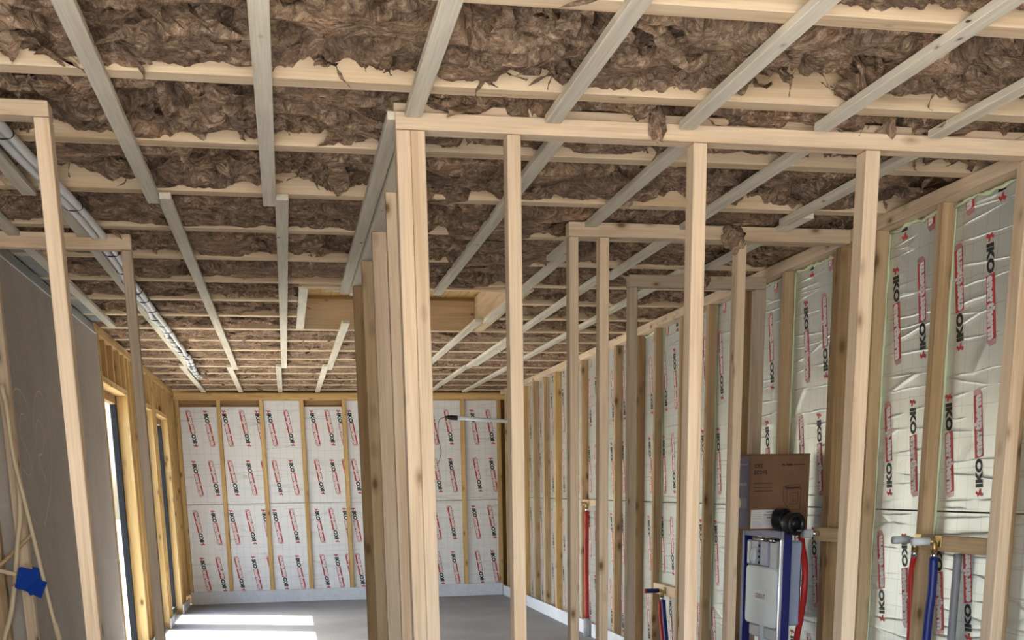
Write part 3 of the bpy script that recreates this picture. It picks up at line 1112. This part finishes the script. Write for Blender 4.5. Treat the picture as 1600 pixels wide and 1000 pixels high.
# ================================================================ CEILING CONDUITS
base = [(-0.87, 2.0), (-0.85, 3.2), (-0.832, 4.2), (-0.775, 5.3), (-0.765, 6.3), (-0.785, 7.4), (-0.78, 8.6), (-0.785, 9.6), (-0.775, 10.6), (-0.805, 11.5), (-0.80, 12.4)]
for q, (dx, lab) in enumerate(((-0.0185, 'silver corrugated conduit under the ceiling, strand nearer the batten'), (0.0185, 'silver corrugated conduit under the ceiling, strand farther from the batten'))):
    R = random.Random(40 + q)
    pts = []
    for i, (x, y) in enumerate(base):
        pts.append((x + dx, y, 2.503))
        if 5.3 < y < 12.3:
            for f in (0.33, 0.66):
                x2 = x + (base[i + 1][0] - x) * f
                y2 = y + (base[i + 1][1] - y) * f
                pts.append((x2 + dx + R.uniform(-.010, .010), y2, 2.500 + R.uniform(-.008, 0.0)))
    t = thing('cable_conduit', lab, 'conduit', (base[0][0] + dx, 2.0, 2.5))
    path = catmull(pts, 8)
    obj('tube', tube_mesh(path, 0.0165, CORR, 10), None, t, -t.location)
    if q == 0:
        for i in range(9, len(path) - 4, 7):
            p_ = path[i]
            d = (path[i + 1] - path[i - 1]).normalized()
            nrm = Vector((d.y, -d.x, 0))
            loop = []
            for k in range(17):
                a = 2 * PI * k / 16
                loop.append(p_ + nrm * (0.0185 + 0.037 * math.cos(a)) + Vector((0, 0, 1)) * 0.0185 * math.sin(a))
            obj('zip_tie', tube_mesh(loop, 0.0028, BLACK, 6, caps=False), None, t, -t.location)

# ================================================================ LEFT CORNER: conduits and blue box
yc = 5.66
def tube_thing(name, label, cat, pts, r, mat, seg=10, n=8, part=None):
    pts = [Vector(p_) for p_ in pts]
    path = catmull(pts, n) if len(pts) > 2 else pts
    o = obj(name, tube_mesh([p_ - pts[0] for p_ in path], r, mat, seg), None, None, pts[0])
    return tag(o, label, cat)


tube_thing('flexible_conduit', 'cream conduit hanging straight down past the blue box', 'conduit',
           [(-1.246, 5.69, 1.855), (-1.235, 5.69, 1.70), (-1.223, 5.69, 1.459), (-1.228, 5.69, 1.285), (-1.258, 5.70, 1.139), (-1.289, 5.70, 0.962), (-1.322, 5.70, 0.812), (-1.364, 5.70, 0.692), (-1.40, 5.70, 0.55)], 0.011, CREAM)
c2 = tube_thing('flexible_conduit', 'cream conduit slanting right with a sleeve on its end', 'conduit',
                [(-1.226, 5.64, 1.785), (-1.219, 5.64, 1.545), (-1.186, 5.64, 1.285), (-1.152, 5.64, 1.017), (-1.117, 5.64, 0.743), (-1.105, 5.64, 0.691)], 0.009, CREAM)
obj('end_sleeve', tube_mesh([(0.107, 0, -1.02), (0.121, 0, -1.10)], 0.0125, CREAM, 12), None, c2)
tube_thing('flexible_conduit', 'short cream conduit entering the blue box from the left', 'conduit', [(-1.47, 5.66, 1.04), (-1.394, 5.66, 1.03), (-1.339, 5.66, 1.017), (-1.268, 5.66, 0.997)], 0.0095, CREAM)
tube_thing('wooden_dowel', 'thin wooden stick sloping up behind the hanging conduit', 'stick', [(-1.46, 5.725, 0.95), (-1.335, 5.725, 1.053), (-1.182, 5.725, 1.191)], 0.009, PINE_TAN)
eb = thing('electrical_box', 'bright blue electrical box hanging on cream conduits at the left', 'electrical box', (-1.208, 5.655, 0.965))
b1 = obj('box_body', poly_prism(rrect(0.098, 0.105, 0.012), 0.05, BLUEBOX, 0.003), None, eb, (0, 0.02, 0))
b1.rotation_euler = (math.radians(78), math.radians(14), math.radians(-18))
rim = obj('box_rim', poly_prism([(-.05, -.03), (.045, -.05), (.056, .03), (-.02, .04)], 0.014, BLUEBOX, 0.002), None, eb, (0.025, -0.032, -0.022))
rim.rotation_euler = (math.radians(70), math.radians(10), math.radians(-25))
for dx, dz in ((-0.045, 0.03), (0.03, 0.052), (-0.01, -0.052)):
    kn = obj('knockout', lathe_mesh([(0.008, 0), (0.016, 0), (0.016, 0.012), (0.008, 0.012)], BLUEBOX, 14), None, eb, (dx, -0.012, dz))
    kn.rotation_euler = (0, math.radians(70 if dx < 0 else 20), 0)
obj('wire_tail', tube_mesh(catmull([(-0.05, -0.01, 0.01), (-0.085, -0.02, -0.02), (-0.10, -0.01, 0.02), (-0.075, -0.02, 0.03)], 6), 0.0028, flat('orange_wire', (0.55, 0.2, 0.05)), 6), None, eb)

# ================================================================ TOILET CISTERN FRAME
XF = 2.50
cf = thing('cistern_frame', 'navy steel toilet frame with white cistern standing against right wall', 'cistern', (2.58, 5.735, 0))
bar('frame_post', XF, XF + 0.045, 5.460, 5.500, 0.0, 1.12, NAVY, cf)
bar('frame_post', XF, XF + 0.045, 5.972, 6.012, 0.0, 1.12, NAVY, cf)
bar('frame_rail', XF, XF + 0.045, 5.50, 5.972, 1.080, 1.12, NAVY, cf)
bar('frame_rail', XF, XF + 0.04, 5.50, 5.972, 0.30, 0.34, NAVY, cf)
for y in (5.44, 5.962):
    bar('foot_plate', XF - 0.03, XF + 0.12, y, y + 0.08, 0.0, 0.008, NAVY, cf)
bar('glint_strip', XF - 0.004, XF, 5.484, 5.498, 0.11, 1.075, CHROME, cf, 0)  # gleam of the post's front face, put in as a bright strip
tk = bar('cistern_tank', XF + 0.03, XF + 0.14, 5.53, 5.955, 0.62, 1.065, TANK_BLUE, cf, 0.012)
bar('valve_cover', XF + 0.006, XF + 0.03, 5.80, 5.955, 0.925, 1.06, GREY_PL, cf, 0.008)
obj('float_valve', tube_mesh([(0, 0, 0.0), (0, 0, 0.03), (0, 0, 0.07), (0, 0, 0.09)], 0.02, WHITE_PL, 14, [0.012, 0.026, 0.022, 0.008]), None, cf, Vector((XF + 0.004, 5.845, 0.935)) - cf.location)
fv = bar('valve_lever', XF - 0.004, XF + 0.006, 5.895, 5.925, 0.935, 1.05, WHITE_PL, cf, 0.003)
bar('flush_block', XF + 0.006, XF + 0.03, 5.67, 5.775, 0.925, 1.06, TANK_BLUE, cf, 0.006)
for z in np.arange(0.935, 1.05, 0.03):
    bar('clip', XF, XF + 0.008, 5.778, 5.79, z, z + 0.014, NAVY, cf, 0.001)
bar('side_block', XF + 0.006, XF + 0.03, 5.55, 5.65, 0.915, 1.065, GREY_PL, cf, 0.006)
rod = obj('steel_rod', tube_mesh([(0, 0, 0), (0, 0.20, 0)], 0.009, CHROME, 12), None, cf, Vector((XF - 0.002, 5.63, 1.068)) - cf.location)
obj('rod_nut', tube_mesh([(0, 0, 0), (0, 0.05, 0)], 0.014, CHROME, 6), None, cf, Vector((XF - 0.004, 5.565, 1.066)) - cf.location)
pl = obj('cover_plate', poly_prism(rrect(0.41, 0.315, 0.025), 0.032, WHITE_PL, 0.006), None, cf, Vector((XF + 0.026, 5.725, 0.765)) - cf.location)
pl.rotation_euler = (PI / 2, 0, -PI / 2)
lab_ = Sheet()
lab_.rect(-0.075, -0.027, 0.085, 0.03, 0, 0.0335)
lab_.text('GEBERIT', -0.062, -0.012, 0.13, 0.025, 1, 0.0342, bold=0.015, spacing=1.1)
obj('cover_label', lab_.mesh([INK_WHITE, flat('label_ink', (0.10, 0.11, 0.13))]), None, pl, (0.0, 0.0, 0))
obj('flush_elbow', tube_mesh(catmull([(0, 0, 0.07), (0, 0, 0.02), (0, 0, -0.08), (-0.02, 0, -0.2), (-0.09, 0, -0.25)], 6), 0.045, WHITE_PL, 16), None, cf, Vector((XF + 0.055, 5.75, 0.56)) - cf.location)
bar('bracket', XF + 0.02, XF + 0.05, 5.55, 5.93, 0.53, 0.60, GREY_PL, cf, 0.01)
tube_thing('hose', 'thick red sleeved hose bulging beside the cistern frame', 'hose', [(2.66, 5.60, 1.10), (2.655, 5.575, 1.04), (2.645, 5.515, 0.95), (2.64, 5.495, 0.82), (2.645, 5.53, 0.68), (2.65, 5.585, 0.53), (2.655, 5.62, 0.3), (2.655, 5.62, 0.0)], 0.017, RED_PIPE, 12)

# ---- cardboard box on the frame
bxo = thing('cardboard_box', 'brown cardboard box with purple end resting on the cistern frame', 'box', (2.53, 5.70, 1.121))
bx0, bx1, by0, by1, bz0, bz1 = 2.362, 2.692, 5.60, 5.80, 1.121, 1.51
cb = bar('carton', bx0, bx1, by0, by1, bz0, bz1 - 0.006, CARD, bxo, 0.003)
bar('top_flap', bx0 - 0.001, bx1, by0 - 0.001, (by0 + by1) / 2 - 0.002, bz1 - 0.006, bz1, CARD, bxo, 0.001)
bar('top_flap', bx0 - 0.001, bx1, (by0 + by1) / 2 + 0.002, by1, bz1 - 0.006, bz1, CARD, bxo, 0.001)
w, h = bx1 - bx0, bz1 - bz0
s = Sheet()
s.text('CVE', 0.022, h - 0.072, 0.045, 0.022, 0, 0.0010, bold=0.07, spacing=1.2)
s.text('ECOVE', 0.022, h - 0.104, 0.072, 0.022, 0, 0.0010, bold=0.07, spacing=1.2)
for q in range(3):
    s.rect(0.022, h - 0.150 - q * 0.020, 0.125, h - 0.146 - q * 0.020, 0, 0.0008)
lg = Sheet()
lg.poly([(0.170, h - 0.056), (0.185, h - 0.048), (0.192, h - 0.056), (0.185, h - 0.062)], 0, 0.0010)
lg.rect(0.198, h - 0.061, 0.232, h - 0.050, 0, 0.0010)
lg.rect(0.236, h - 0.058, 0.305, h - 0.053, 0, 0.0010)
dw = Sheet()
for a_, b_ in (((0.185, h - .165), (0.275, h - .155)), ((0.275, h - .155), (0.285, h - .175)), ((0.185, h - .165), (0.188, h - .24)), ((0.205, h - .18), (0.285, h - .175)), ((0.285, h - .175), (0.282, h - .285)), ((0.188, h - .24), (0.222, h - .285)), ((0.222, h - .285), (0.282, h - .285)), ((0.205, h - .18), (0.208, h - .25)),
               ((0.225, h - .2), (0.268, h - .198)), ((0.268, h - .198), (0.267, h - .255)), ((0.225, h - .2), (0.226, h - .257)), ((0.226, h - .257), (0.267, h - .255)), ((0.236, h - .215), (0.257, h - .214)), ((0.257, h - .214), (0.256, h - .24)), ((0.236, h - .215), (0.237, h - .24)), ((0.237, h - .24), (0.256, h - .24))):
    dw.line(*a_, *b_, 0.0028, 0, 0.0010)
dw.rect(0.195, h - 0.178, 0.278, h - 0.166, 0, 0.0009)
pp = Sheet()
pp.rect(0.010, 0.010, 0.148, 0.106, 1, 0.0010)
for q in range(4):
    pp.rect(0.018, 0.018 + q * 0.008, 0.075 if q < 3 else 0.06, 0.020 + q * 0.008, 2, 0.0016)
for q in range(4):
    pp.rect(0.018, 0.060 + q * 0.010, 0.068, 0.062 + q * 0.010, 2, 0.0016)
pp.rect(0.095, 0.092, 0.135, 0.096, 2, 0.0016)
pp.rect(0.080, 0.078, 0.135, 0.083, 2, 0.0016)
pp.rect(0.100, 0.062, 0.135, 0.068, 2, 0.0016)
for nm, sh_ in (('printed_lettering', s), ('logo_mark', lg), ('unit_drawing', dw), ('paper_label', pp)):
    pf = obj(nm, sh_.mesh([CARD_INK, PAPER, PAPER_INK]), None, bxo, Vector((bx0, by0, bz0)) - bxo.location)
    pf.rotation_euler = (PI / 2, 0, 0)
s = Sheet()
d = by1 - by0
s.rect(0.014, 0.012, d - 0.010, h - 0.016, 0, 0.0008)
s.rect(0.03, h - 0.055, d - 0.03, h - 0.048, 1, 0.0012)
s.rect(0.05, h - 0.16, d - 0.04, h - 0.145, 1, 0.0012)
s.rect(0.075, h - 0.275, d - 0.035, h - 0.225, 3, 0.0012)
s.poly([(0.055 + 0.034 * math.cos(2 * PI * k / 20), 0.14 + 0.030 * math.sin(2 * PI * k / 20)) for k in range(20)], 2, 0.0014)
pe = obj('printed_end', s.mesh([PURPLE, flat('pale_purple_ink', (0.14, 0.10, 0.15)), STICKER, flat('dim_purple_ink', (0.10, 0.07, 0.10))]), None, bxo, Vector((bx0, by1, bz0)) - bxo.location)
pe.rotation_euler = (PI / 2, 0, -PI / 2)

# ---- black drain collars on top of the frame
dc = thing('drain_connector', 'black plastic drain collars lying on the cistern frame before the box', 'pipe fitting', (2.50, 5.48, 1.12))
for y, z, ang in ((5.505, 1.178, 0.12), (5.36, 1.160, -0.15)):
    o = obj('collar', lathe_mesh([(0.036, -0.028), (0.054, -0.030), (0.058, -0.022), (0.055, 0.0), (0.058, 0.022), (0.054, 0.030), (0.036, 0.028), (0.034, 0)], BLACK, 28), None, dc, Vector((2.50, y, z)) - dc.location)
    o.rotation_euler = (PI / 2, 0, ang + 0.5)
obj('link_pipe', tube_mesh([(2.498, 5.53, 1.178), (2.502, 5.34, 1.158)], 0.030, BLACK, 18), None, dc, -dc.location)
obj('strap', box_mesh(0.20, 0.03, 0.012, BLACK, 0.002), None, dc, Vector((2.53, 5.40, 1.128)) - dc.location).rotation_euler = (0, 0, 1.35)


# ---- pipe ends
def outlet(label, x, y, z, L, mat, cap=None, r=0.017):
    t = thing('water_outlet', label, 'pipe fitting', (x, y, z))
    obj('plug', tube_mesh([(-0.03 - L, 0, 0), (-0.028, 0, 0)], r, mat, 14), None, t)
    obj('elbow', tube_mesh([(-0.03, 0, 0), (-0.012, 0, 0), (-0.004, 0, -0.010), (0.0, 0, -0.028), (0, 0, -0.045)], 0.013, BRASS, 12), None, t)
    obj('mounting_plate', box_mesh(0.006, 0.05, 0.05, BRASS, 0.002), None, t, (0.016, 0, 0))
    obj('collar', tube_mesh([(0, 0, -0.045), (0, 0, -0.075)], 0.0135, CHROME, 12), None, t)
    if cap:
        obj('cap', tube_mesh([(-0.034 - L, 0, 0), (-0.024 - L, 0, 0)], r * 1.05, cap, 14), None, t)
    return t


outlet('white plugged tap outlet with the blue pipe on the near wall nogging', 2.684, 4.37, 1.113, 0.075, WHITE_PL)
outlet('pale plugged tap outlet with the red pipe on the near wall stud', 2.684, 4.527, 1.113, 0.075, GREY_PL)
tube_thing('water_pipe', 'blue sleeved pipe dropping from the near wall outlet', 'pipe', [(2.684, 4.37, 1.045), (2.682, 4.365, 0.9), (2.676, 4.37, 0.7), (2.676, 4.38, 0.0)], 0.0185, BLUE_PIPE, 14)
tube_thing('water_pipe', 'red pipe hugging the tan stud below the near wall outlet', 'pipe', [(2.684, 4.527, 1.045), (2.70, 4.566, 0.95), (2.712, 4.568, 0.7), (2.712, 4.568, 0.0)], 0.012, RED_PIPE, 14)
tube_thing('water_pipe', 'plain grey drain pipe behind the blue pipe', 'pipe', [(2.728, 4.262, 1.065), (2.728, 4.265, 0.8), (2.728, 4.272, 0.0)], 0.017, flat('dark_grey_plastic', (0.20, 0.205, 0.215), 0.4), 14)
outlet('navy plugged outlet with red cap on the pale low nogging', 2.684, 7.93, 0.60, 0.10, BLUE_PIPE, RED_PIPE)
tube_thing('water_pipe', 'blue pipe dropping from the low nogging midway along right wall', 'pipe', [(2.684, 7.905, 0.53), (2.68, 7.86, 0.4), (2.675, 7.78, 0.2), (2.67, 7.74, 0.0)], 0.016, BLUE_PIPE, 12)
tube_thing('water_pipe', 'red pipe beside the blue one below the low nogging', 'pipe', [(2.684, 7.975, 0.53), (2.68, 7.95, 0.4), (2.675, 7.86, 0.2), (2.67, 7.82, 0.0)], 0.015, RED_PIPE, 12)
outlet('brass outlet on the far high nogging above the long red pipe', 2.684, 10.10, 1.205, 0.02, BRASS, None, 0.012)
tube_thing('water_pipe', 'long red pipe rising to the far nogging on right wall', 'pipe', [(2.684, 10.10, 1.13), (2.68, 10.10, 0.8), (2.665, 10.04, 0.5), (2.655, 9.98, 0.17)], 0.022, RED_PIPE, 12)
tube_thing('pipe_sleeve', 'grey pipe stub on the floor under the long red pipe', 'pipe', [(2.655, 9.98, 0.165), (2.655, 9.985, 0.0)], 0.034, GREY_PL, 14)
wo = thing('water_outlet', 'pale square outlet plug on the block right of the cistern', 'pipe fitting', (2.66, 5.42, 1.105))
bar('plug', 2.575, 2.625, 5.385, 5.435, 1.085, 1.13, GREY_PL, wo, 0.006)
obj('elbow', tube_mesh([(2.625, 5.41, 1.107), (2.664, 5.41, 1.107)], 0.014, CHROME, 12), None, wo, -wo.location)
# ---- white pole near the far right corner
wp = thing('conduit_pole', 'white horizontal pole with black tip near the far right corner', 'pole', (2.70, 13.0, 2.10))
obj('pole', tube_mesh([(1.94, 13.0, 2.125), (2.698, 13.0, 2.075)], 0.021, WHITE_PL, 12), None, wp, -wp.location)
obj('tip', tube_mesh([(1.80, 13.0, 2.137), (1.84, 13.0, 2.134), (1.87, 13.0, 2.131), (1.945, 13.0, 2.126)], 0.025, BLACK, 12, [0.010, 0.018, 0.027, 0.027]), None, wp, -wp.location)
obj('loose_wire', tube_mesh(catmull([(1.81, 13.0, 2.137), (1.74, 13.0, 2.10), (1.72, 13.0, 1.95), (1.75, 13.0, 1.75), (1.70, 13.0, 1.60)], 8), 0.0035, BLACK, 6), None, wp, -wp.location)
